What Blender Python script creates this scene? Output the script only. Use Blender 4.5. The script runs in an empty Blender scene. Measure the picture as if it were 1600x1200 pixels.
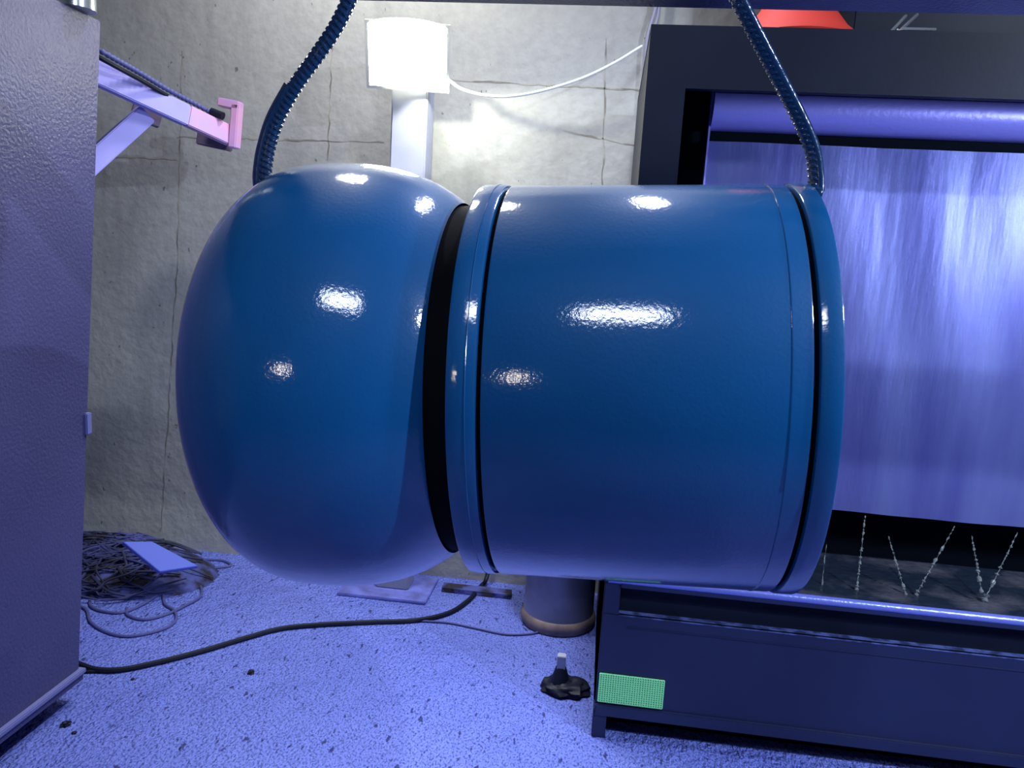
import bpy, bmesh, math, random
from mathutils import Vector, Matrix
from math import sin, cos, pi, radians, sqrt, atan2
random.seed(7)
S = bpy.context.scene
C = S.collection

# ---------------------------------------------------------------- camera
YAW, PIT, ROL, F = radians(6.5), radians(9), .06, 1200.
fw = Vector((-sin(YAW)*cos(PIT), cos(YAW)*cos(PIT), -sin(PIT)))
r0 = Vector((cos(YAW), sin(YAW), 0)); u0 = r0.cross(fw)
cx = r0*cos(ROL) + u0*sin(ROL); cy = u0*cos(ROL) - r0*sin(ROL)
EYE = Vector((0, 0, 1.5))
cd = bpy.data.cameras.new('camera'); cam = bpy.data.objects.new('camera', cd); C.objects.link(cam)
cd.sensor_width = 36; cd.lens = 27; cd.clip_start = .02
m = Matrix((cx, cy, -fw)).transposed().to_4x4(); m.translation = EYE
cam.matrix_world = m
S.camera = cam

def at(u, v, axis, val):
    d = fw + cx*((u-800)/F) - cy*((v-600)/F)
    return EYE + d*((val-EYE[axis])/d[axis])

# ---------------------------------------------------------------- light
w = bpy.data.worlds.new('world'); S.world = w; w.use_nodes = True
w.node_tree.nodes['Background'].inputs[0].default_value = (.30, .34, .8, 1)
w.node_tree.nodes['Background'].inputs[1].default_value = .02
S.view_settings.view_transform = 'Standard'; S.view_settings.look = 'None'
S.view_settings.exposure = 0; S.view_settings.gamma = 1; S.view_settings.use_curve_mapping = False

def lamp(name, kind, loc, target, power, color, **kw):
    l = bpy.data.lights.new(name, kind); l.energy = power; l.color = color
    for k, v in kw.items(): setattr(l, k, v)
    o = bpy.data.objects.new(name, l); C.objects.link(o); o.location = loc
    o.rotation_euler = (Vector(target)-Vector(loc)).to_track_quat('-Z', 'Y').to_euler()
    return o
COOL = (.74, .82, 1.0)
lamp('ceiling_lamp', 'AREA', (2.45, .30, 3.1), (.5, 1.8, .4), 84, COOL, shape='RECTANGLE', size=.07, size_y=.05)
lamp('ceiling_lamp', 'AREA', (-.20, -.40, 3.0), (-.2, 1.7, .0), 20, COOL, shape='RECTANGLE', size=.80, size_y=.24)
lamp('ceiling_lamp', 'AREA', (-1.0, 2.68, 3.2), (-.9, 3.25, .2), 26, (1, .985, .97), shape='RECTANGLE', size=.22, size_y=.08)  # unseen lamp added to brighten the back wall
lamp('ceiling_lamp', 'AREA', (.10, 2.42, 3.2), (-.45, 2.35, 0), 32, (.74, .80, 1.0), shape='RECTANGLE', size=.8, size_y=.08, spread=radians(110))
lamp('added_floor_spot', 'SPOT', (-.05, 2.40, 3.2), (-.15, 1.92, 0), 150, (.90, .94, 1.0), spot_size=radians(34), spot_blend=1, shadow_soft_size=.05)  # unseen spot added to pool light on the near floor
lamp('booth_lamp', 'AREA', (2.15, 1.1, 1.85), (1.3, 2.7, 1.6), 42, (.62, .74, 1.0), shape='RECTANGLE', size=.45, size_y=.25)
lamp('added_highlight_lamp', 'AREA', (-1.15, -.80, 1.62), (.1, 1.5, 1.3), 1.2, (1, .95, .85), shape='RECTANGLE', size=.06, size_y=.02)  # small unseen lamp added to make a low highlight on the barrel

# ---------------------------------------------------------------- materials
def mat(name, col, rough=.5, metal=0, coat=0, emis=None, estr=0, noise=None, bump=None, spec=None, trans=0, stretch=None, coord='Object'):
    """noise=(scale, second colour, low, high); bump=(scale, strength, distance)"""
    M = bpy.data.materials.new(name); M.use_nodes = True
    nt = M.node_tree; b = nt.nodes['Principled BSDF']; L = nt.links.new
    b.inputs['Base Color'].default_value = (*col, 1); b.inputs['Roughness'].default_value = rough
    b.inputs['Metallic'].default_value = metal; b.inputs['Coat Weight'].default_value = coat
    b.inputs['Coat Roughness'].default_value = .08
    if name.startswith('wet'): b.inputs['Coat Roughness'].default_value = .32
    if spec is not None: b.inputs['Specular IOR Level'].default_value = spec
    if trans: b.inputs['Transmission Weight'].default_value = trans; b.inputs['IOR'].default_value = 1.33
    if emis: b.inputs['Emission Color'].default_value = (*emis, 1); b.inputs['Emission Strength'].default_value = estr
    tc = nt.nodes.new('ShaderNodeTexCoord'); src = tc.outputs[coord]
    if stretch:
        mp = nt.nodes.new('ShaderNodeMapping'); mp.inputs['Scale'].default_value = stretch; L(src, mp.inputs[0]); src = mp.outputs[0]
    def nz(scale, det=6):
        n = nt.nodes.new('ShaderNodeTexNoise'); n.inputs['Scale'].default_value = scale; n.inputs['Detail'].default_value = det
        L(src, n.inputs['Vector']); return n
    if noise:
        n = nz(noise[0]); r = nt.nodes.new('ShaderNodeValToRGB')
        r.color_ramp.elements[0].position = noise[2]; r.color_ramp.elements[1].position = noise[3]
        r.color_ramp.elements[0].color = (*noise[1], 1); r.color_ramp.elements[1].color = (*col, 1)
        L(n.outputs['Fac'], r.inputs[0]); L(r.outputs[0], b.inputs['Base Color'])
    if bump:
        n = nz(bump[0]); bp = nt.nodes.new('ShaderNodeBump'); bp.inputs['Strength'].default_value = bump[1]; bp.inputs['Distance'].default_value = bump[2]
        L(n.outputs['Fac'], bp.inputs['Height']); L(bp.outputs[0], b.inputs['Normal'])
        if coat: L(bp.outputs[0], b.inputs['Coat Normal'])
    return M

paint = mat('fresh_blue_paint', (.002, .092, .285), .5, coat=1, bump=(150, .11, .003), noise=(2.2, (.002, .074, .23), .3, .65), spec=.12)
paint.node_tree.nodes['Principled BSDF'].inputs['Coat IOR'].default_value = 1.68
neckm = mat('unpainted_black_neck', (.003, .004, .007), .8, spec=.05)
groove = mat('groove_black', (.002, .003, .006), .9, spec=.03)
rebar = mat('blue_coated_rebar', (.006, .028, .085), .18, coat=.5, bump=(120, .3, .003))
beamm = mat('beam_navy', (.005, .008, .05), .4, bump=(160, .4, .003), coat=.3)
boothm = mat('booth_navy_steel', (.007, .010, .024), .45, noise=(3, (.004, .006, .014), .3, .7), bump=(90, .06, .003), spec=.12)
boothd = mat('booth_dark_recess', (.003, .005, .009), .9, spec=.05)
tankm = mat('tank_navy_steel', (.012, .020, .070), .42, noise=(2.5, (.008, .012, .05), .35, .65), bump=(120, .08, .003))
wetm = mat('wet_steel_panel', (.27, .32, .80), .42, noise=(3, (.17, .19, .66), .35, .65), bump=(7, .22, .02), stretch=(2.2, 1, .35), coat=.5, metal=.3)
hoodm = mat('hood_purple_steel', (.27, .26, .74), .38, bump=(70, .25, .004), metal=.25)
rimm = mat('rim_blue_steel', (.16, .20, .62), .28, bump=(90, .4, .003), metal=.3)
cabm = mat('cabinet_purple_grey', (.072, .072, .18), .38, noise=(2.0, (.050, .050, .135), .3, .7), bump=(100, .6, .005))
skirt = mat('skirt_steel', (.16, .17, .40), .4, bump=(40, .3, .004))
ductm = mat('duct_zinc', (.55, .60, .62), .25, metal=.9)
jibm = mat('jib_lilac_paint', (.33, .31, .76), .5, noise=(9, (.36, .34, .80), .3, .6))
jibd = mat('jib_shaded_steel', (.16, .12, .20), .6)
pinkm = mat('jib_pink_light_tint', (.66, .34, .54), .5, noise=(7, (.50, .36, .72), .35, .6))  # reddish light on the arm end, put into the colour
postm = mat('post_pale_steel', (.34, .36, .46), .45, noise=(4, (.27, .29, .40), .3, .7))
dustm = mat('overspray_dusted_steel', (.16, .19, .62), .7, noise=(12, (.09, .10, .32), .35, .6))
foldm = mat('fold_edge', (.08, .11, .32), .4, noise=(30, (.02, .03, .10), .4, .6))
lampb = mat('lamp_housing_grey', (.55, .56, .52), .5)
glass = mat('lamp_glass_lit', (1, 1, .9), .3, emis=(1, 1, .80), estr=40)
whitec = mat('white_cable', (.80, .84, .86), .5)
greyc = mat('grey_cable', (.25, .25, .36), .5)
darkc = mat('black_rubber_cable', (.008, .010, .022), .5, spec=.2)
bluec = mat('dusty_blue_cable', (.07, .08, .24), .6)
ragm = mat('dusty_rags', (.07, .085, .30), .9, noise=(11, (.018, .016, .03), .42, .58), bump=(25, .8, .02))
platem = mat('overspray_board', (.12, .165, .62), .8)
drumm = mat('steel_drum', (.34, .36, .52), .42, metal=.2, noise=(3, (.16, .16, .22), .35, .65))
rustm = mat('drum_rusty_ring', (.26, .19, .17), .6, noise=(9, (.10, .08, .09), .35, .6))
redm = mat('red_plastic', (.30, .022, .014), .7, spec=.1)
greenm = mat('green_mesh', (.30, .92, .38), .6)
greend = mat('green_mesh_backing', (.06, .36, .15), .7)
waterm = mat('tank_water', (.02, .03, .05), .08, bump=(16, .5, .02), noise=(6, (.10, .10, .12), .3, .5))
dripm = mat('falling_water', (.75, .82, .80), .08, trans=.8, bump=(60, .6, .01))
ceilm = mat('ceiling_paint', (.10, .10, .13), .8)
farw = mat('room_wall_dark', (.06, .065, .10), .8)

def concrete():
    M = mat('bare_concrete', (.40, .40, .37), .85); nt = M.node_tree; L = nt.links.new; b = nt.nodes['Principled BSDF']
    tc = nt.nodes.new('ShaderNodeTexCoord')
    def N(scale, det=6, st=(1, 1, 1), off=(0, 0, 0)):
        mp = nt.nodes.new('ShaderNodeMapping'); mp.inputs['Scale'].default_value = st; mp.inputs['Location'].default_value = off; L(tc.outputs['Object'], mp.inputs[0])
        n = nt.nodes.new('ShaderNodeTexNoise'); n.inputs['Scale'].default_value = scale; n.inputs['Detail'].default_value = det; L(mp.outputs[0], n.inputs['Vector']); return n.outputs['Fac']
    def ramp(x, a, ca, c, cc):
        r = nt.nodes.new('ShaderNodeValToRGB'); e = r.color_ramp.elements
        e[0].position = a; e[0].color = (*ca, 1); e[1].position = c; e[1].color = (*cc, 1); L(x, r.inputs[0]); return r.outputs[0]
    def mul(a, c, f=1):
        x = nt.nodes.new('ShaderNodeMix'); x.data_type = 'RGBA'; x.blend_type = 'MULTIPLY'; x.inputs[0].default_value = f
        L(a, x.inputs[6]); L(c, x.inputs[7]); return x.outputs[2]
    base = ramp(N(1.6), .3, (.34, .345, .33), .7, (.39, .395, .375))
    fine = ramp(N(26, 8), .3, (.90, .90, .90), .6, (1, 1, 1))
    # air holes
    pits = ramp(N(34, 2, (1, 1, .55), (3, 1, 2)), .255, (.45, .45, .45), .275, (1, 1, 1))
    col = mul(mul(base, fine), pits)
    # stains in vertical drags
    col = mul(col, ramp(N(3, 4, (2.2, 1, .35), (7, 0, 0)), .32, (.86, .86, .87), .5, (1, 1, 1)))
    L(col, b.inputs['Base Color'])
    bp = nt.nodes.new('ShaderNodeBump'); bp.inputs['Strength'].default_value = .5; bp.inputs['Distance'].default_value = .012
    L(N(18, 9), bp.inputs['Height']); L(bp.outputs[0], b.inputs['Normal'])
    return M
concm = concrete()
seamm = mat('formwork_seam', (.17, .165, .14), .9, noise=(9, (.33, .32, .27), .42, .55))

def floor_mat():
    M = mat('overspray_concrete_floor', (.3, .33, .7), .5); nt = M.node_tree; L = nt.links.new; b = nt.nodes['Principled BSDF']
    tc = nt.nodes.new('ShaderNodeTexCoord')
    def N(scale, det=6, off=(0, 0, 0), st=(1, 1, 1), rot=0):
        mp = nt.nodes.new('ShaderNodeMapping'); mp.inputs['Location'].default_value = off; mp.inputs['Scale'].default_value = st
        mp.inputs['Rotation'].default_value = (0, 0, rot); L(tc.outputs['Object'], mp.inputs[0])
        n = nt.nodes.new('ShaderNodeTexNoise'); n.inputs['Scale'].default_value = scale; n.inputs['Detail'].default_value = det; L(mp.outputs[0], n.inputs['Vector']); return n.outputs['Fac']
    def ramp(x, a, ca, c, cc):
        r = nt.nodes.new('ShaderNodeValToRGB'); e = r.color_ramp.elements
        e[0].position = a; e[0].color = (*ca, 1); e[1].position = c; e[1].color = (*cc, 1); L(x, r.inputs[0]); return r.outputs[0]
    def mul(a, c):
        x = nt.nodes.new('ShaderNodeMix'); x.data_type = 'RGBA'; x.blend_type = 'MULTIPLY'; x.inputs[0].default_value = 1
        L(a, x.inputs[6]); L(c, x.inputs[7]); return x.outputs[2]
    base = ramp(N(1.3), .3, (.15, .20, .70), .7, (.22, .28, .82))
    grit = ramp(N(170, 3, (5, 5, 0), (1, .6, 1), .5), .36, (.30, .33, .45), .50, (1, 1, 1))
    pit = ramp(N(46, 5, (2, 8, 0), (1, .45, 1), .5), .33, (.22, .22, .3), .37, (1, 1, 1))
    L(mul(mul(base, grit), pit), b.inputs['Base Color'])
    ad = nt.nodes.new('ShaderNodeMath'); ad.operation = 'MULTIPLY_ADD'; ad.inputs[1].default_value = 2.0
    L(N(9, 5), ad.inputs[0]); L(N(80, 9, (5, 5, 0), (1, .6, 1), .5), ad.inputs[2])
    bp = nt.nodes.new('ShaderNodeBump'); bp.inputs['Strength'].default_value = .9; bp.inputs['Distance'].default_value = .028
    L(ad.outputs[0], bp.inputs['Height']); L(bp.outputs[0], b.inputs['Normal'])
    return M
floorm = floor_mat()

# ---------------------------------------------------------------- helpers
def obj(name, bm, material, parent=None, smooth=True):
    me = bpy.data.meshes.new(name); bm.normal_update(); bm.to_mesh(me); bm.free()
    me.materials.append(material)
    if smooth:
        me.shade_smooth()
        me.set_sharp_from_angle(angle=radians(38))
    o = bpy.data.objects.new(name, me); C.objects.link(o)
    if parent is not None: o.parent = parent; o.matrix_parent_inverse = parent.matrix_world.inverted()
    return o
def tag(o, label=None, cat=None, group=None, kind=None):
    if label: o['label'] = label
    if cat: o['category'] = cat
    if group: o['group'] = group
    if kind: o['kind'] = kind
    return o
def thing(name, label, cat, loc, group=None):
    o = bpy.data.objects.new(name, None); C.objects.link(o); o.location = loc; o.empty_display_size = .1
    bpy.context.view_layer.update()
    return tag(o, label, cat, group)
def box(bm, lo, hi, bev=0):
    vs = [bm.verts.new((x, y, z)) for x in (lo[0], hi[0]) for y in (lo[1], hi[1]) for z in (lo[2], hi[2])]
    fs = [(0,1,3,2), (4,6,7,5), (0,4,5,1), (2,3,7,6), (0,2,6,4), (1,5,7,3)]
    fc = [bm.faces.new([vs[i] for i in f]) for f in fs]
    if bev:
        es = list({e for f in fc for e in f.edges})
        bmesh.ops.bevel(bm, geom=es, offset=bev, segments=2, affect='EDGES')
def hexa(bm, p, bev=0):
    """eight corners: four of one end, four of the other"""
    vs = [bm.verts.new(q) for q in p]
    fc = [bm.faces.new([vs[i] for i in f]) for f in ((0,1,2,3), (7,6,5,4), (0,4,5,1), (1,5,6,2), (2,6,7,3), (3,7,4,0))]
    bmesh.ops.recalc_face_normals(bm, faces=fc)
    if bev:
        es = list({e for f in fc for e in f.edges})
        bmesh.ops.bevel(bm, geom=es, offset=bev, segments=2, affect='EDGES')
def bar(bm, a, b, wd, ht, up=Vector((0, 0, 1)), bev=.004):
    a, b = Vector(a), Vector(b); d = (b-a).normalized(); s = d.cross(up).normalized(); t = s.cross(d)
    p = []
    for c in (a, b):
        p += [c-s*wd/2-t*ht/2, c+s*wd/2-t*ht/2, c+s*wd/2+t*ht/2, c-s*wd/2+t*ht/2]
    hexa(bm, p, bev)
def smooth_path(pts, n=12):
    P = [Vector(p) for p in pts]; P = [P[0]*2-P[1]] + P + [P[-1]*2-P[-2]]; out = []
    for i in range(1, len(P)-2):
        for k in range(n):
            t = k/n; a, b, c, d = P[i-1:i+3]
            out.append(.5*((2*b)+(c-a)*t+(2*a-5*b+4*c-d)*t*t+(3*b-a-3*c+d)*t**3))
    out.append(P[-2]); return out
def tube(bm, path, rad, seg=10, rf=None):
    """rf(s, theta) scales the radius"""
    rings = []; prev = None; s = 0; last = None
    for i, p in enumerate(path):
        d = (path[min(i+1, len(path)-1)]-path[max(i-1, 0)]).normalized()
        if prev is None:
            prev = d.orthogonal().normalized()
        n = (prev-d*prev.dot(d)).normalized(); prev = n; b = d.cross(n)
        if last is not None: s += (p-last).length
        last = p; R = []
        for k in range(seg):
            a = 2*pi*k/seg; r = rad*(rf(s, a) if rf else 1)
            R.append(bm.verts.new(p+n*cos(a)*r+b*sin(a)*r))
        rings.append(R)
    for A, B in zip(rings, rings[1:]):
        for k in range(seg): bm.faces.new((A[k], A[(k+1) % seg], B[(k+1) % seg], B[k]))
    bm.faces.new(rings[0][::-1]); bm.faces.new(rings[-1])
def cable(name, pts, rad, material, parent=None, n=12, seg=8, smooth=True):
    bm = bmesh.new(); tube(bm, smooth_path(pts, n), rad, seg); return obj(name, bm, material, parent)
def revolve(prof, c, ax, up, seg=160):
    """prof = [(s, r)...] closed solid or open shell around ax"""
    b = ax.cross(up); bm = bmesh.new(); rings = []
    for s, r in prof:
        if r < 1e-6: rings.append([bm.verts.new(c+ax*s)]); continue
        rings.append([bm.verts.new(c+ax*s+up*(r*cos(2*pi*k/seg))+b*(r*sin(2*pi*k/seg))) for k in range(seg)])
    for A, B in zip(rings, rings[1:]):
        for k in range(seg):
            j = (k+1) % seg
            if len(A) == 1 and len(B) == 1: continue
            if len(A) == 1: bm.faces.new((A[0], B[j], B[k]))
            elif len(B) == 1: bm.faces.new((A[k], A[j], B[0]))
            else: bm.faces.new((A[k], A[j], B[j], B[k]))
    bmesh.ops.recalc_face_normals(bm, faces=bm.faces)
    return bm
def vcyl(bm, x, y, z0, z1, r, seg=48, prof=None):
    prof = prof or [(z0, r), (z1, r)]
    rings = [[bm.verts.new((x+q*cos(2*pi*k/seg), y+q*sin(2*pi*k/seg), z)) for k in range(seg)] for z, q in prof]
    for A, B in zip(rings, rings[1:]):
        for k in range(seg): bm.faces.new((A[k], A[(k+1) % seg], B[(k+1) % seg], B[k]))
    bm.faces.new(rings[0][::-1]); bm.faces.new(rings[-1])
def bx(name, lo, hi, material, parent=None, bev=0):
    bm = bmesh.new(); box(bm, lo, hi, bev); return obj(name, bm, material, parent)

# ---------------------------------------------------------------- room shell
WY = 3.42; X0, X1, Y0, H = -3.2, 3.2, -3.0, 3.3
def struct(name, lo, hi, m): return tag(bx(name, lo, hi, m), kind='structure')
struct('floor', (X0-.1, Y0-.1, -.1), (X1+.1, WY+.1, 0), floorm)
struct('ceiling', (X0-.1, Y0-.1, H), (X1+.1, WY+.1, H+.1), ceilm)
struct('wall_left', (X0-.1, Y0-.1, 0), (X0, WY+.1, H), concm)
struct('wall_right', (X1, Y0-.1, 0), (X1+.1, WY+.1, H), farw)
struct('wall_front', (X0, Y0-.1, 0), (X1, Y0, H), farw)
wb = struct('wall_back', (X0, WY, 0), (X1, WY+.1, H), concm)
# irregular formwork seams, cast into the wall
bm = bmesh.new()
def seam(a, b):
    d = Vector((b[0]-a[0], 0, b[1]-a[1])); n = max(3, int(d.length/.03)); o = Vector((-d.z, 0, d.x)).normalized()
    rows = []
    for k in range(n+1):
        p = Vector((a[0], WY-.0012, a[1]))+d*(k/n)+o*random.uniform(-.004, .004); wd = random.uniform(.0012, .0042)
        rows.append((bm.verts.new(p-o*wd), bm.verts.new(p+o*wd)))
    for A, B in zip(rows, rows[1:]): bm.faces.new((A[0], A[1], B[1], B[0]))
def px(u, v): q = at(u, v, 1, WY); return (q.x, q.z)
for a, b in (((285, 80), (277, 420)), ((277, 420), (252, 830)), ((947, 60), (941, 290)), ((520, 40), (512, 250)),
             ((700, 124), (1010, 142)), ((165, 244), (277, 249)), ((277, 214), (600, 222)), ((880, 205), (1000, 228))):
    seam(px(*a), px(*b))
obj('seams', bm, seamm, wb, smooth=False)

# ---------------------------------------------------------------- hanging painted piece
AY, AT = -.01943, .04847
ax = Vector((cos(AY)*cos(AT), sin(AY)*cos(AT), sin(AT)))
up = (Vector((0, 0, 1))-ax*ax.z).normalized()
pc = Vector((.11357, 1.50655, 1.28098)); R = .3787; s0, s1 = -.338, .245
fit = thing('steel_pressure_fitting', 'large glossy blue domed bulb welded to a wide barrel, hanging from two hooks', 'metal part', pc)
RB, SC, AL, AR, NL, NR = .4211, -.623, .250, .3674, 2.6, 2.36
prof = []
for k in range(49):
    t = 1-k/48; x = 1-(1-t)**2; prof.append((SC-AL*x, RB*max(0, 1-x**NL)**(1/NL)))
for k in range(1, 30):
    t = k/48; x = 1-(1-t)**2
    if x > .66: break
    prof.append((SC+AR*x, RB*max(0, 1-x**NR)**(1/NR)))
RN = .340
obj('dome', revolve(prof, pc, ax, up), paint, fit)
obj('neck', revolve([(-.46, RN-.02), (-.46, RN), (-.40, RN), (s0+.02, RN), (s0+.02, RN-.02)], pc, ax, up), neckm, fit)
def ring_profile(a, b, r, e=.004, inner=None):
    inner = inner or r-.03
    return [(a, inner), (a, r-e), (a+e*.3, r-e*.3), (a+e, r), (b-e, r), (b-e*.3, r-e*.3), (b, r-e), (b, inner)]
# left collar, black groove, long barrel, black groove, right collar
g0, g1 = s0+.052, s1-.038
lc = obj('end_collar', revolve(ring_profile(s0, g0-.0035, R, .005), pc, ax, up), paint, fit)
obj('weld_bead', revolve([(s0+.030, R-.001), (s0+.0315, R+.0012), (s0+.033, R-.001)], pc, ax, up), paint, lc)
obj('barrel', revolve(ring_profile(g0+.003, g1-.004, R-.001, .004), pc, ax, up), paint, fit)
rc = obj('end_collar', revolve(ring_profile(g1+.004, s1, R+.001, .004), pc, ax, up), paint, fit)
ba = obj('weld_bead', revolve([(g1-.036, R-.002), (g1-.0355, R), (g1-.034, R), (g1-.0335, R-.002)], pc, ax, up), paint, rc)
for g in (g0, g1):
    obj('groove_ring', revolve([(g-.008, R-.04), (g-.008, R-.009), (g+.008, R-.009), (g+.008, R-.04)], pc, ax, up), groove, fit)
obj('inner_tube', revolve([(s0+.004, R-.05), (s1-.01, R-.05), (s1-.01, R-.028), (s0+.004, R-.028), (s0+.004, R-.05)], pc, ax, up), neckm, fit)
# small drip lug under the barrel's right end
bm = bmesh.new(); q = pc+ax*(g1-.015)-up*(R+.001)
bar(bm, q-ax*.035, q+ax*.03, .03, .010); obj('bottom_lug', bm, paint, fit)

# ---------------------------------------------------------------- beam and hooks
BZ = 1.999
be = thing('steel_beam', 'dark navy steel rail running across the top edge above the blue part', 'beam', (0, 1.53, BZ))
bm = bmesh.new(); box(bm, (-1.15, 1.49, BZ), (2.4, 1.59, BZ+.012), .003); box(bm, (-1.15, 1.49, BZ+.09), (2.4, 1.59, BZ+.10), .003); box(bm, (-1.15, 1.535, BZ+.012), (2.4, 1.545, BZ+.09))
obj('rail', bm, beamm, be)
for x in (-1.0, 1.9):
    bm = bmesh.new(); vcyl(bm, x, 1.54, BZ+.10, H, .012, 16); obj('hanger_rod', bm, beamm, be)

def ribbed(s, a):
    q = (s/.0115+a/pi) % 1
    rib = 1.15 if q < .42 else .96
    long = .10*max(0, cos(2*a))**14
    return rib+long
def hook(name, label, pts, rad, sleeve=None):
    t = thing(name, label, 'hook', Vector(pts[0]), 'bent reinforcing bar hooks')
    path = smooth_path(pts, 110)
    bm = bmesh.new(); tube(bm, path, rad, 28, ribbed); obj('ribbed_bar', bm, rebar, t)
    bm = bmesh.new(); sp = smooth_path([Vector(p)+Vector(sleeve[0]) for p in pts[sleeve[1]:sleeve[2]]], 16)
    tube(bm, sp, rad*.86, 16); obj('smooth_bar', bm, rebar, t)
    bm = bmesh.new(); bmesh.ops.create_icosphere(bm, subdivisions=3, radius=rad*1.5, matrix=Matrix.Translation(Vector(pts[0])))
    for v in bm.verts: v.co += Vector((random.uniform(-1, 1), random.uniform(-1, 1), random.uniform(-1, 1)))*.001
    obj('weld_blob', bm, rebar, t)
    return t
def A(u, v, y): return at(u, v, 1, y)
top = Vector((-.47, 1.47, BZ+.14))
hook('rebar_hook', 'thick ribbed blue bar hook curving up from the top of the domed bulb',
     [A(414, 296, 1.50), A(413, 272, 1.50), A(419, 232, 1.50), A(434, 185, 1.495), A(462, 134, 1.485), A(496, 86, 1.475), A(525, 42, 1.47), A(545, 0, 1.465), A(556, -40, 1.465), A(563, -75, 1.50), A(566, -80, 1.56), A(562, -60, 1.60)],
     .0125, ((-.011, -.004, 0), 0, 5))
hook('rebar_hook', 'thin ribbed blue bar hook leaning left from the right end of the barrel',
     [A(1273, 300, 1.50), A(1272, 268, 1.50), A(1266, 232, 1.50), A(1249, 190, 1.495), A(1222, 137, 1.485), A(1194, 83, 1.47), A(1168, 33, 1.46), A(1147, -10, 1.455), A(1135, -50, 1.46), A(1132, -76, 1.50), A(1132, -80, 1.56), A(1134, -60, 1.60)],
     .0105, ((.008, -.003, 0), 0, 9))

# ---------------------------------------------------------------- cabinet on the left
XA = -1.60
def AX(u, v, x=XA): return at(u, v, 0, x)
cb = thing('spray_cabinet', 'tall purple-grey steel cabinet side filling the left edge of the picture', 'cabinet', (-2.0, 1.3, 0))
tb, bb = AX(158, 33), AX(124, 1045)
zt, zb = tb.z, bb.z
bm = bmesh.new()
hexa(bm, [(-2.6, .3, zb), (XA, .3, zb), (XA, bb.y, zb), (-2.6, bb.y, zb), (-2.6, .3, zt), (XA, .3, zt), (XA, tb.y, zt), (-2.6, tb.y, zt)], .004)
obj('side_panel', bm, cabm, cb)
bx('ledge', (-2.58, .3, zb-.014), (XA+.018, bb.y+.01, zb+.002), skirt, cb, .003)
bx('skirt_panel', (-2.58, .3, .075), (XA+.010, bb.y+.006, zb-.012), cabm, cb, .003)
for y in (.5, bb.y-.12): bx('foot', (-2.5, y, 0), (XA-.10, y+.08, .08), boothd, cb)
lt = AX(141, 660)
bx('latch', (XA-.01, lt.y-.03, lt.z-.035), (XA+.010, lt.y-.004, lt.z+.035), skirt, cb, .003)
pd = at(134, 15, 1, 2.26)
bm = bmesh.new(); vcyl(bm, pd.x, 2.22, zt, 2.75, .052, 40)
tag(obj('duct_pipe', bm, ductm), 'shiny grey metal pipe rising from the top of the purple cabinet', 'pipe')

# ---------------------------------------------------------------- jib bracket
ja, jb = at(95, 88, 1, 2.50), at(360, 213, 1, 3.10)
jt = thing('jib_bracket', 'lilac steel arm with a pink open hook end, behind the purple cabinet', 'bracket', ja)
bm = bmesh.new(); jm = ja.lerp(jb, .70)
bar(bm, ja, jm, .04, .080); obj('arm', bm, jibm, jt)
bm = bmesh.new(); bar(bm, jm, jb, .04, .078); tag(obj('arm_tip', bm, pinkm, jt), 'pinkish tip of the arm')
bm = bmesh.new(); bar(bm, at(90, 302, 1, 2.60), at(228, 178, 1, 2.84), .05, .072); obj('brace', bm, jibm, jt)
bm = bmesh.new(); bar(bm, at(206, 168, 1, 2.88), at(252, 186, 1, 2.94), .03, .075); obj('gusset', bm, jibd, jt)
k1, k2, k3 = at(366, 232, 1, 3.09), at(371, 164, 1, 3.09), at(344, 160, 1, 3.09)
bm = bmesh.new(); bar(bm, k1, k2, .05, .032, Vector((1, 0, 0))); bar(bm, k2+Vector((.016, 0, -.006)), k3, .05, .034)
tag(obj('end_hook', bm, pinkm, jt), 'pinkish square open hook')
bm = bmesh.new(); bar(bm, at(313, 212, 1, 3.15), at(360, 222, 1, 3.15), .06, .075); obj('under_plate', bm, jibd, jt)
bx('upright', (ja.x-.14, ja.y-.04, 0), (ja.x-.03, ja.y+.06, 2.4), jibm, jt, .004)
hp = [at(110, 52, 1, 2.50), at(165, 84, 1, 2.55), at(215, 112, 1, 2.70), at(262, 140, 1, 2.85), at(310, 165, 1, 3.0), at(330, 176, 1, 3.03)]
ho = thing('air_hose', 'dusty coiled hose lying along the top of the lilac arm', 'hose', hp[0])
bm = bmesh.new(); tube(bm, smooth_path(hp, 60), .009, 12, lambda s, a: 1+.18*sin(s/.010*2*pi*.5)); obj('coiled_hose', bm, bluec, ho)
cable('straight_hose', [p+Vector((.01, 0, -.028)) for p in hp], .008, darkc, ho)
bm = bmesh.new(); vv = [hp[-1]+Vector((.0, 0, .004)), hp[-1]+Vector((.025, 0, -.004)), hp[-1]+Vector((.05, 0, -.012))]
tube(bm, smooth_path(vv, 4), .016, 12); bar(bm, vv[0]+Vector((.01, 0, .0)), vv[0]+Vector((.0, 0, -.05)), .018, .018); obj('connector', bm, darkc, ho)

# ---------------------------------------------------------------- post with floodlight
PYY = 3.24
pb = at(600, 925, 2, 0); PYY = 3.20
pt = at(640, 118, 1, PYY)
pL, pR = at(611, 180, 1, PYY), at(667, 180, 1, PYY); pw = pR.x-pL.x; pcx = (pL.x+pR.x)/2
po = thing('steel_post', 'pale square steel post standing on the floor in front of the concrete wall', 'post', (pcx, PYY, 0))
bx('column', (pcx-pw/2, PYY, .012), (pcx+pw/2, PYY+.12, pt.z), postm, po, .006)
bx('base_plate', (pcx-.22, PYY-.10, 0), (pcx+.18, PYY+.17, .014), dustm, po, .003)
fl = thing('floodlight', 'glaring square floodlight fixed to the top of the steel post', 'lamp', (pcx, PYY-.10, pt.z))
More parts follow.
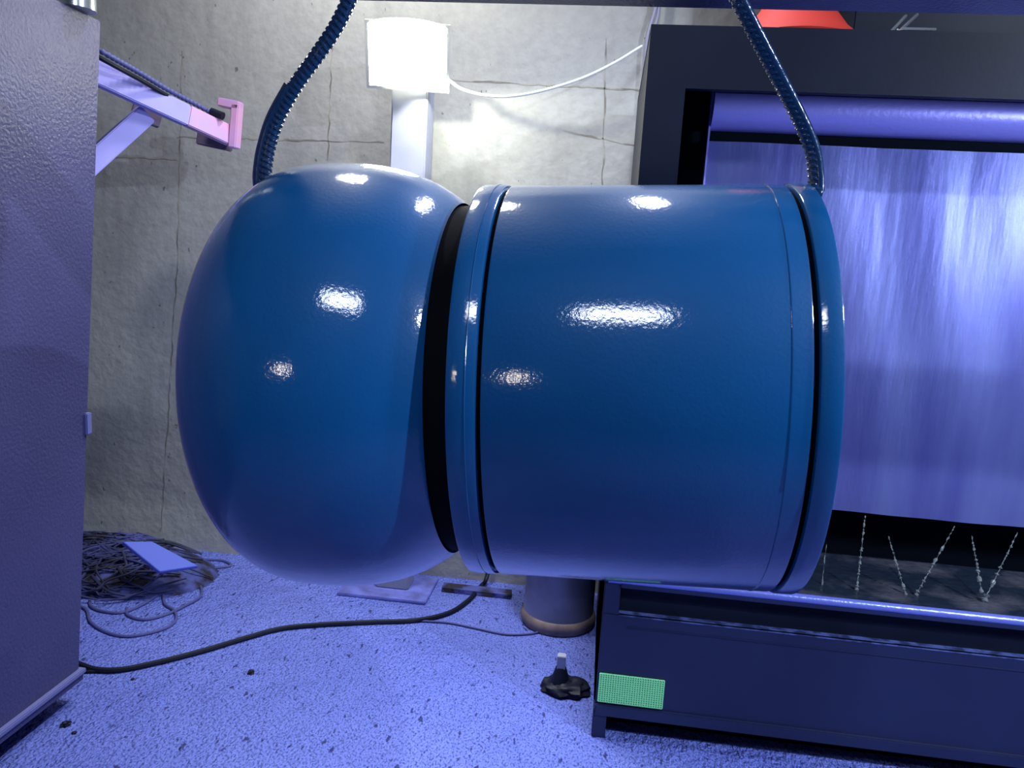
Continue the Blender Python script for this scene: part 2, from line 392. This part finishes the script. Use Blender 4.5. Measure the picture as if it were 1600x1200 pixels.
# housing: tilted down towards the floor
FC = at(638, 88, 1, 3.10)
tilt = radians(22); yaw = radians(8)
Rm = Matrix.Translation(FC) @ Matrix.Rotation(yaw, 4, 'Z') @ Matrix.Rotation(tilt, 4, 'X')
def put(bm): bmesh.ops.transform(bm, matrix=Rm, verts=bm.verts)
hw, hh = .152, .112
bm = bmesh.new(); hexa(bm, [(-hw, 0, -hh), (hw, 0, -hh), (hw, 0, hh), (-hw, 0, hh), (-hw*.7, .09, -hh*.6), (hw*.7, .09, -hh*.6), (hw*.7, .09, hh*.6), (-hw*.7, .09, hh*.6)], .006); put(bm); obj('housing', bm, lampb, fl)
bm = bmesh.new()
for lo, hi in (((-hw-.012, -.022, -hh-.012), (hw+.012, 0, -hh)), ((-hw-.012, -.022, hh), (hw+.012, 0, hh+.012)), ((-hw-.012, -.022, -hh), (-hw, 0, hh)), ((hw, -.022, -hh), (hw+.012, 0, hh))): box(bm, lo, hi)
put(bm); obj('bezel', bm, lampb, fl)
# lit glass bulging forward at its top
bm = bmesh.new(); NX, NZ = 16, 12; G = []
for i in range(NX+1):
    G.append([bm.verts.new((-hw+2*hw*i/NX, -.020-.035*sin(pi*i/NX)*sin(pi*.5*j/NZ+.2), -hh+(2*hh+.030*sin(pi*i/NX)**.6)*j/NZ)) for j in range(NZ+1)])
for i in range(NX):
    for j in range(NZ): bm.faces.new((G[i][j], G[i+1][j], G[i+1][j+1], G[i][j+1]))
put(bm); obj('lit_glass', bm, glass, fl)
bm = bmesh.new(); bar(bm, FC+Vector((0, .08, -.02)), FC+Vector((0, .16, -.05)), .05, .03); obj('bracket', bm, lampb, fl)
sp = lamp('floodlight_beam', 'SPOT', FC+Vector((.13, -.11, -.085)), FC+Vector((.34, .10, -.72)), 15, (1, 1, .80), spot_size=radians(150), spot_blend=.25, shadow_soft_size=.012)
sp.parent = fl; sp.matrix_parent_inverse = fl.matrix_world.inverted()

cable('power_cable', [at(u, v, 1, y) for u, v, y in ((700, 124, 3.12), (722, 139, 3.13), (760, 149, 3.14), (800, 150, 3.16), (850, 141, 3.2), (910, 122, 3.25), (960, 98, 3.3), (1003, 72, 3.36))], .0055, whitec)
tag(bpy.data.objects['power_cable'], 'white power cable sagging from the floodlight across the concrete wall', 'cable')
for pts, r, lab in ((((1027, -40), (1025, 10), (1012, 60), (1007, 130), (1003, 210), (995, 300), (985, 420)), .007, 'left bowed grey cable of the two hanging beside the booth frame'),
                    (((1034, -40), (1029, 20), (1020, 60), (1013, 140), (1008, 210), (1001, 300), (990, 420)), .006, 'straight grey cable hanging right against the booth frame edge')):
    tag(cable('hanging_cable', [at(u, v, 1, 3.385) for u, v in pts], r, greyc), lab, 'cable')

# ---------------------------------------------------------------- water curtain booth
YB = 2.307; XL, XR = .068, 2.5; ZT = 2.18; YD = 3.30
bo = thing('spray_booth', 'dark navy steel spray booth on the right with a wet panel above its tank', 'spray booth', (XL, YB, 0))
OX, OZ = .178, 2.012
bx('frame_side', (XL, YB, .56), (OX, YB+.03, OZ), boothm, bo)
bx('frame_header', (XL, YB, OZ), (XR, YB+.03, ZT), boothm, bo)
bx('side_wall', (XL, YB+.03, .0), (XL+.01, YD, ZT), boothm, bo)
bx('side_wall', (XR, YB, .0), (XR+.01, YD, ZT), boothm, bo)
bx('top_panel', (XL, YB+.03, ZT-.02), (XR, YD, ZT), boothm, bo)
bx('back_panel', (XL+.01, 2.98, .1), (XR, 3.0, ZT-.02), boothd, bo)
bx('inner_frame', (XL+.01, 2.755, .56), (.34, 2.775, ZT-.02), boothd, bo)
# wet curtain panel, with a slight wave, and thickness
pTL = at(1107, 217, 1, 2.70); pBZ = at(1300, 797, 1, 2.70).z; PX = pTL.x; PZ = at(1300, 228, 1, 2.70).z
bm = bmesh.new(); n, mz = 60, 24; G = []
for i in range(n+1):
    x = PX+(2.3-PX)*i/n
    G.append([bm.verts.new((x, 2.70+.004*sin(x*9)+.003*sin(x*23+j*.3), pBZ+(PZ-pBZ)*j/mz)) for j in range(mz+1)])
fs = []
for i in range(n):
    for j in range(mz): fs.append(bm.faces.new((G[i][j], G[i+1][j], G[i+1][j+1], G[i][j+1])))
bmesh.ops.solidify(bm, geom=fs, thickness=-.012)
obj('curtain_panel', bm, wetm, bo)
# rounded overflow hood above the slot
bm = bmesh.new(); hz0 = at(1200, 203, 1, 2.66).z; hr = .075; sec = []
for k in range(21):
    a = -pi/2+pi*.62*k/20; sec.append((2.70-hr*cos(a)*1.0, hz0+hr+hr*sin(a)))
sec += [(2.70, sec[-1][1]+.04), (2.72, sec[-1][1]+.04), (2.72, hz0)]
ea = [bm.verts.new((PX, y, z)) for y, z in sec]; eb = [bm.verts.new((2.3, y, z)) for y, z in sec]
for k in range(len(sec)): j = (k+1) % len(sec); bm.faces.new((ea[k], ea[j], eb[j], eb[k]))
bm.faces.new(ea[::-1]); bm.faces.new(eb); obj('overflow_hood', bm, hoodm, bo)
bx('panel_edge', (PX-.006, 2.672, pBZ), (PX, 2.712, hz0+.14), hoodm, bo)
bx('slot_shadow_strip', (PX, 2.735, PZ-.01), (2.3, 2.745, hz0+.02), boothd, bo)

# tank
RZ = .538
tk = bx('water_tank', (XL, YB, .10), (XR, YB+.012, .425), tankm, bo, .002)
bx('left_edge', (XL, YB, .425), (.118, YB+.012, RZ), tankm, tk, .002)
bx('left_leg', (XL-.004, YB-.004, 0), (.108, YB+.05, .10), tankm, tk, .002)
bx('recess_plate', (.118, YB+.035, .40), (XR, YB+.045, RZ), boothm, tk)
bx('upper_lip', (.118, YB-.006, RZ-.022), (XR, YB+.04, RZ-.006), tankm, tk, .002)
bm = bmesh.new(); tube(bm, [Vector((XL+.01, YB+.005, RZ+.002)), Vector((XR, YB+.005, RZ+.002))], .014, 16); obj('rim_pipe', bm, rimm, tk)
bx('fold_ledge', (.118, YB-.002, .421), (XR, YB+.035, .425), foldm, tk, .001)
bx('lower_fold', (.15, YB-.003, .385), (XR, YB+.002, .389), tankm, tk, .001)
bx('bottom_lip', (XL, YB-.012, .080), (XR, YB+.02, .118), tankm, tk, .003)
bx('kick_recess', (.108, YB+.10, .0), (XR, YB+.11, .10), boothd, tk)
bx('tank_side', (XL, YB+.012, .02), (XL+.01, 2.97, .50), tankm, tk)
bx('tank_bottom', (XL+.01, YB+.012, .10), (XR, 2.97, .112), boothd, tk)
m0, m1 = at(938, 1052, 1, YB-.004), at(1034, 1107, 1, YB-.004)
mx0, mx1, mz0, mz1 = XL+.008, m1.x, m1.z, m0.z
vent = bx('vent_backing', (mx0, YB-.003, mz0), (mx1, YB, mz1), greend, tk)
bm = bmesh.new(); nx, nz = 26, 13
for i in range(nx+1):
    x = mx0+(mx1-mx0)*i/nx; box(bm, (x-.0019, YB-.007, mz0), (x+.0019, YB-.003, mz1))
for j in range(nz+1):
    z = mz0+(mz1-mz0)*j/nz; box(bm, (mx0, YB-.0065, z-.0017), (mx1, YB-.0028, z+.0017))
tag(obj('vent_mesh', bm, greenm, tk, smooth=False), 'bright green wire mesh')
WZ = .47
tag(bx('tank_water', (XL+.012, YB+.047, .12), (XR-.01, 2.95, WZ), waterm), 'dark rippled water filling the tank behind the bright rim', 'water', kind='stuff')
# streams that pull together as they fall from the panel
def stream(p0, p1, lab, r=.0035, n=60, grp=True):
    bm = bmesh.new(); path = [Vector(p0).lerp(Vector(p1), k/n)+Vector((random.uniform(-1, 1), random.uniform(-1, 1), 0))*.0012 for k in range(n+1)]
    fz = [random.choice((.12, .15, .2, .5, .9, 1.2)) for _ in range(97)]
    tube(bm, path, r, 8, lambda s, a: fz[int(s*190) % 97]*(.5+s*5.0))
    return tag(obj('water_stream', bm, dripm), lab, 'water', 'water streams falling from the panel')
def W(u, v, y=2.64): return at(u, v, 1, y)
def Wz(u, v): return at(u, v, 2, WZ+.002)
for a, b, r, lab in (
    ((1352, 806), (1338, 928), .0045, 'single upright water stream, leftmost falling clear of the barrel'),
    ((1388, 838), (1420, 944), .0045, 'water stream slanting right, left side of the first V below the panel'),
    ((1492, 822), (1424, 942), .0040, 'water stream slanting left, right side of the first V below the panel'),
    ((1518, 836), (1534, 925), .0045, 'water stream slanting right, left side of the second V near the right edge'),
    ((1590, 832), (1530, 955), .0055, 'heaviest water stream slanting left near the right picture edge')):
    stream(W(*a, 2.68), W(*b, 2.60), lab, r)
stream(W(1291, 850, 2.68), W(1284, 915, 2.62), 'thin broken water drip just beside the barrel end', .0025, 12)

# things on top of the booth
rp = at(1245, 30, 1, 2.53)
bm = bmesh.new()
vcyl(bm, rp.x, 2.53, 0, 0, 0, 56, [(ZT, .190), (ZT+.015, .192), (ZT+.030, .180), (ZT+.055, .150), (ZT+.10, .115), (ZT+.15, .085), (ZT+.18, .07), (ZT+.18, .05)])
tag(obj('red_cone', bm, redm), 'red plastic cone on top of the booth, half hidden by the steel beam', 'cone')
bm = bmesh.new()
for a, b in (((1390, 52), (1416, 24)), ((1402, 52), (1434, 22)), ((1408, 45), (1462, 46))):
    bar(bm, at(*a, 1, 2.40), at(*b, 1, 2.46), .007, .007, bev=.001)
bar(bm, at(1405, 60, 1, 2.40), at(1402, 45, 1, 2.40), .012, .012)
tag(obj('wire_bracket', bm, ductm), 'small shiny wire bracket on the booth top right of the red cone', 'bracket')
ex = at(1335, 30, 1, 2.75).x
bx('wall_shade_box', (ex, 2.75, ZT), (XR, 3.2, ZT+.75), boothm, bo, .004)  # added dark box standing in for the shaded wall above the booth

# ---------------------------------------------------------------- floor things
dc = at(896, 985, 2, 0); dr = .148; dx0 = at(821, 940, 2, 0)
DX, DY = -.096, 3.10
dru = thing('steel_drum', 'grey steel drum with a rusty bottom ring standing on the floor beside the tank', 'drum', (DX, DY, 0))
bm = bmesh.new(); vcyl(bm, DX, DY, 0, 0, 0, 64, [(.055, dr), (.06, dr), (.40, dr), (.41, dr+.006), (.42, dr), (.78, dr), (.785, dr-.01)]); obj('drum_body', bm, drumm, dru)
bm = bmesh.new(); vcyl(bm, DX, DY, 0, 0, 0, 64, [(0, dr+.004), (.012, dr+.010), (.030, dr+.012), (.048, dr+.008), (.055, dr)]); obj('bottom_ring', bm, rustm, dru)

def F0(u, v, z=.006): return at(u, v, 2, z)
tag(cable('power_cable', [F0(u, v, .010) for u, v in ((60, 1020), (118, 1036), (150, 1046), (190, 1046), (250, 1034), (320, 1016), (390, 995), (440, 982), (500, 976), (580, 972), (650, 969), (700, 958), (732, 938), (752, 915))]
      + [Vector((at(764, 893, 1, 3.39).x-.01, 3.36, .03)), Vector((at(764, 893, 1, 3.39).x, 3.40, .12)), Vector((at(764, 893, 1, 3.39).x+.02, 3.40, .6))], .010, darkc),
    'long black cable crossing the blue floor from the cabinet to the foot of the wall', 'cable')
tag(cable('thin_cable', [F0(u, v) for u, v in ((118, 1050), (165, 1048), (230, 1040))], .006, darkc), 'thin dark cable end on the floor at the cabinet corner', 'cable')
tag(cable('thin_cable', [F0(u, v) for u, v in ((655, 970), (700, 973), (745, 982), (790, 991), (830, 990), (850, 984))], .004, bluec), 'thin faint cable on the floor leading to the drum', 'cable')
for pts, lab in ((((118, 944), (135, 953), (142, 972), (165, 987), (195, 994), (230, 990), (262, 980), (275, 968), (272, 954), (258, 944), (255, 930)), 'widest dusty cable loop nearest the camera beside the cable heap'),
                 (((140, 938), (143, 948), (160, 955), (190, 957), (222, 945), (262, 920), (300, 898), (308, 888)), 'dusty cable loop running from the heap up to the board corner'),
                 (((198, 950), (200, 961), (225, 968), (260, 960), (290, 946), (313, 932), (313, 916), (296, 911), (270, 918)), 'small dusty cable loop right of the cable heap'),
                 (((300, 893), (330, 888), (360, 884), (348, 876), (318, 874)), 'thin cable loop lying at the foot of the wall right of the board')):
    tag(cable('cable_loop', [F0(u, v) for u, v in pts], .0062, bluec), lab, 'cable', 'loose cable loops by the wall')
# heap of rags and tangled cables
hc = F0(195, 895); hc.z = 0
bm = bmesh.new(); bmesh.ops.create_grid(bm, x_segments=44, y_segments=32, size=1)
from mathutils import noise
for v in bm.verts:
    x, y = v.co.x, v.co.y; r = sqrt(x*x+y*y)
    h = max(0, 1-r*r)**.8*.12
    h += noise.noise(Vector((x*5, y*5, 3)))*.05*max(0, 1-r)
    v.co = Vector((hc.x-.10+x*.52, hc.y+.02+y*.30, max(h, .0) + .001 - (.02 if r > 1 else 0)))
tag(obj('rag_heap', bm, ragm), 'dark heap of dusty rags in the corner behind the cabinet', 'rags', kind='stuff')
tang = mat('tangled_cable_dirty', (.05, .06, .22), .7, noise=(6, (.012, .014, .04), .4, .6))
bm = bmesh.new()
for k in range(110):
    x = hc.x-.08+random.uniform(-.42, .32); y = hc.y-.02+random.uniform(-.24, .16); a = random.uniform(-.7, 1.7); l = random.uniform(.10, .24)
    def hz(px_, py_):
        r2 = ((px_-hc.x+.10)/.52)**2+((py_-hc.y-.02)/.30)**2; return max(0, 1-r2)**.8*.12+.014
    pts = []
    for t in (-1, -.5, 0, .5, 1):
        q = (x+l*t*cos(a)+random.uniform(-.02, .02), y+l*t*sin(a)*.7+.05*(t*t)); pts.append(Vector((q[0], q[1], hz(*q)+random.uniform(0, .02))))
    tube(bm, smooth_path(pts, 6), random.choice((.003, .004, .006)), 6)
tag(obj('cable_tangle', bm, tang), 'tangle of dusty cables piled on the rags beside the board', 'cables', kind='stuff')
# tilted board
P1, P2, P3, P4 = at(192, 846, 2, .26), at(238, 846, 2, .24), at(310, 884, 2, .13), at(250, 893, 2, .145)
n = (P2-P1).cross(P4-P1).normalized(); n = n if n.z > 0 else -n
bm = bmesh.new(); hexa(bm, [P1, P2, P3, P4, P1-n*.022, P2-n*.022, P3-n*.022, P4-n*.022], .002)
tag(obj('board', bm, platem), 'flat blue dusted board leaning on the cable heap at the wall', 'board')
# flat bars by the post and wall
q0, q1 = F0(692, 921, 0), F0(800, 927, 0)
bx('flat_bar', (q0.x, q0.y-.03, 0), (q1.x, q0.y+.03, .022), ragm)
tag(bpy.data.objects['flat_bar'], 'low dusty flat bar lying at the foot of the wall behind the black cable', 'bar')
# adjustable foot stub
fc = F0(874, 1078, 0)
st = thing('levelling_foot', 'small dark lumpy foot with a pale stub on the floor left of the tank', 'foot', (fc.x, fc.y, 0))
bm = bmesh.new(); bmesh.ops.create_icosphere(bm, subdivisions=4, radius=1)
for v in bm.verts:
    nn = noise.noise(v.co*2.3)*.35+noise.noise(v.co*6)*.15
    v.co = Vector((fc.x+.02+v.co.x*(.085+.05*nn), fc.y+v.co.y*(.06+.04*nn), max(0, v.co.z*(.035+.03*nn)+.012)))
obj('rubble_base', bm, darkc, st)
bm = bmesh.new(); vcyl(bm, fc.x, fc.y, 0, 0, 0, 20, [(.0, .040), (.04, .034), (.085, .020), (.09, .018)]); obj('cone', bm, darkc, st)
bx('stub', (fc.x-.015, fc.y-.015, .085), (fc.x+.015, fc.y+.015, .135), postm, st, .002)
# crumbs of dried paint on the floor
for i, (u, v, r) in enumerate(((103, 1133, .014), (116, 1146, .007), (392, 1052, .012), (207, 1062, .006))):
    bm = bmesh.new(); bmesh.ops.create_icosphere(bm, subdivisions=3, radius=1); c0 = F0(u, v, 0)
    for q in bm.verts: q.co = Vector((c0.x, c0.y, r*.35))+q.co*r*(1+.5*noise.noise(q.co*2+Vector((i, 0, 0)))); q.co.z = max(0, q.co.z*.7)
    tag(obj('paint_crumb', bm, darkc), ['larger dark crumb on the floor by the cabinet foot', 'tiny dark crumb on the floor just right of the cabinet foot', 'dark crumb alone on the middle of the floor below the long cable', 'tiny dark speck just below the long cable near the cabinet'][i], 'debris')
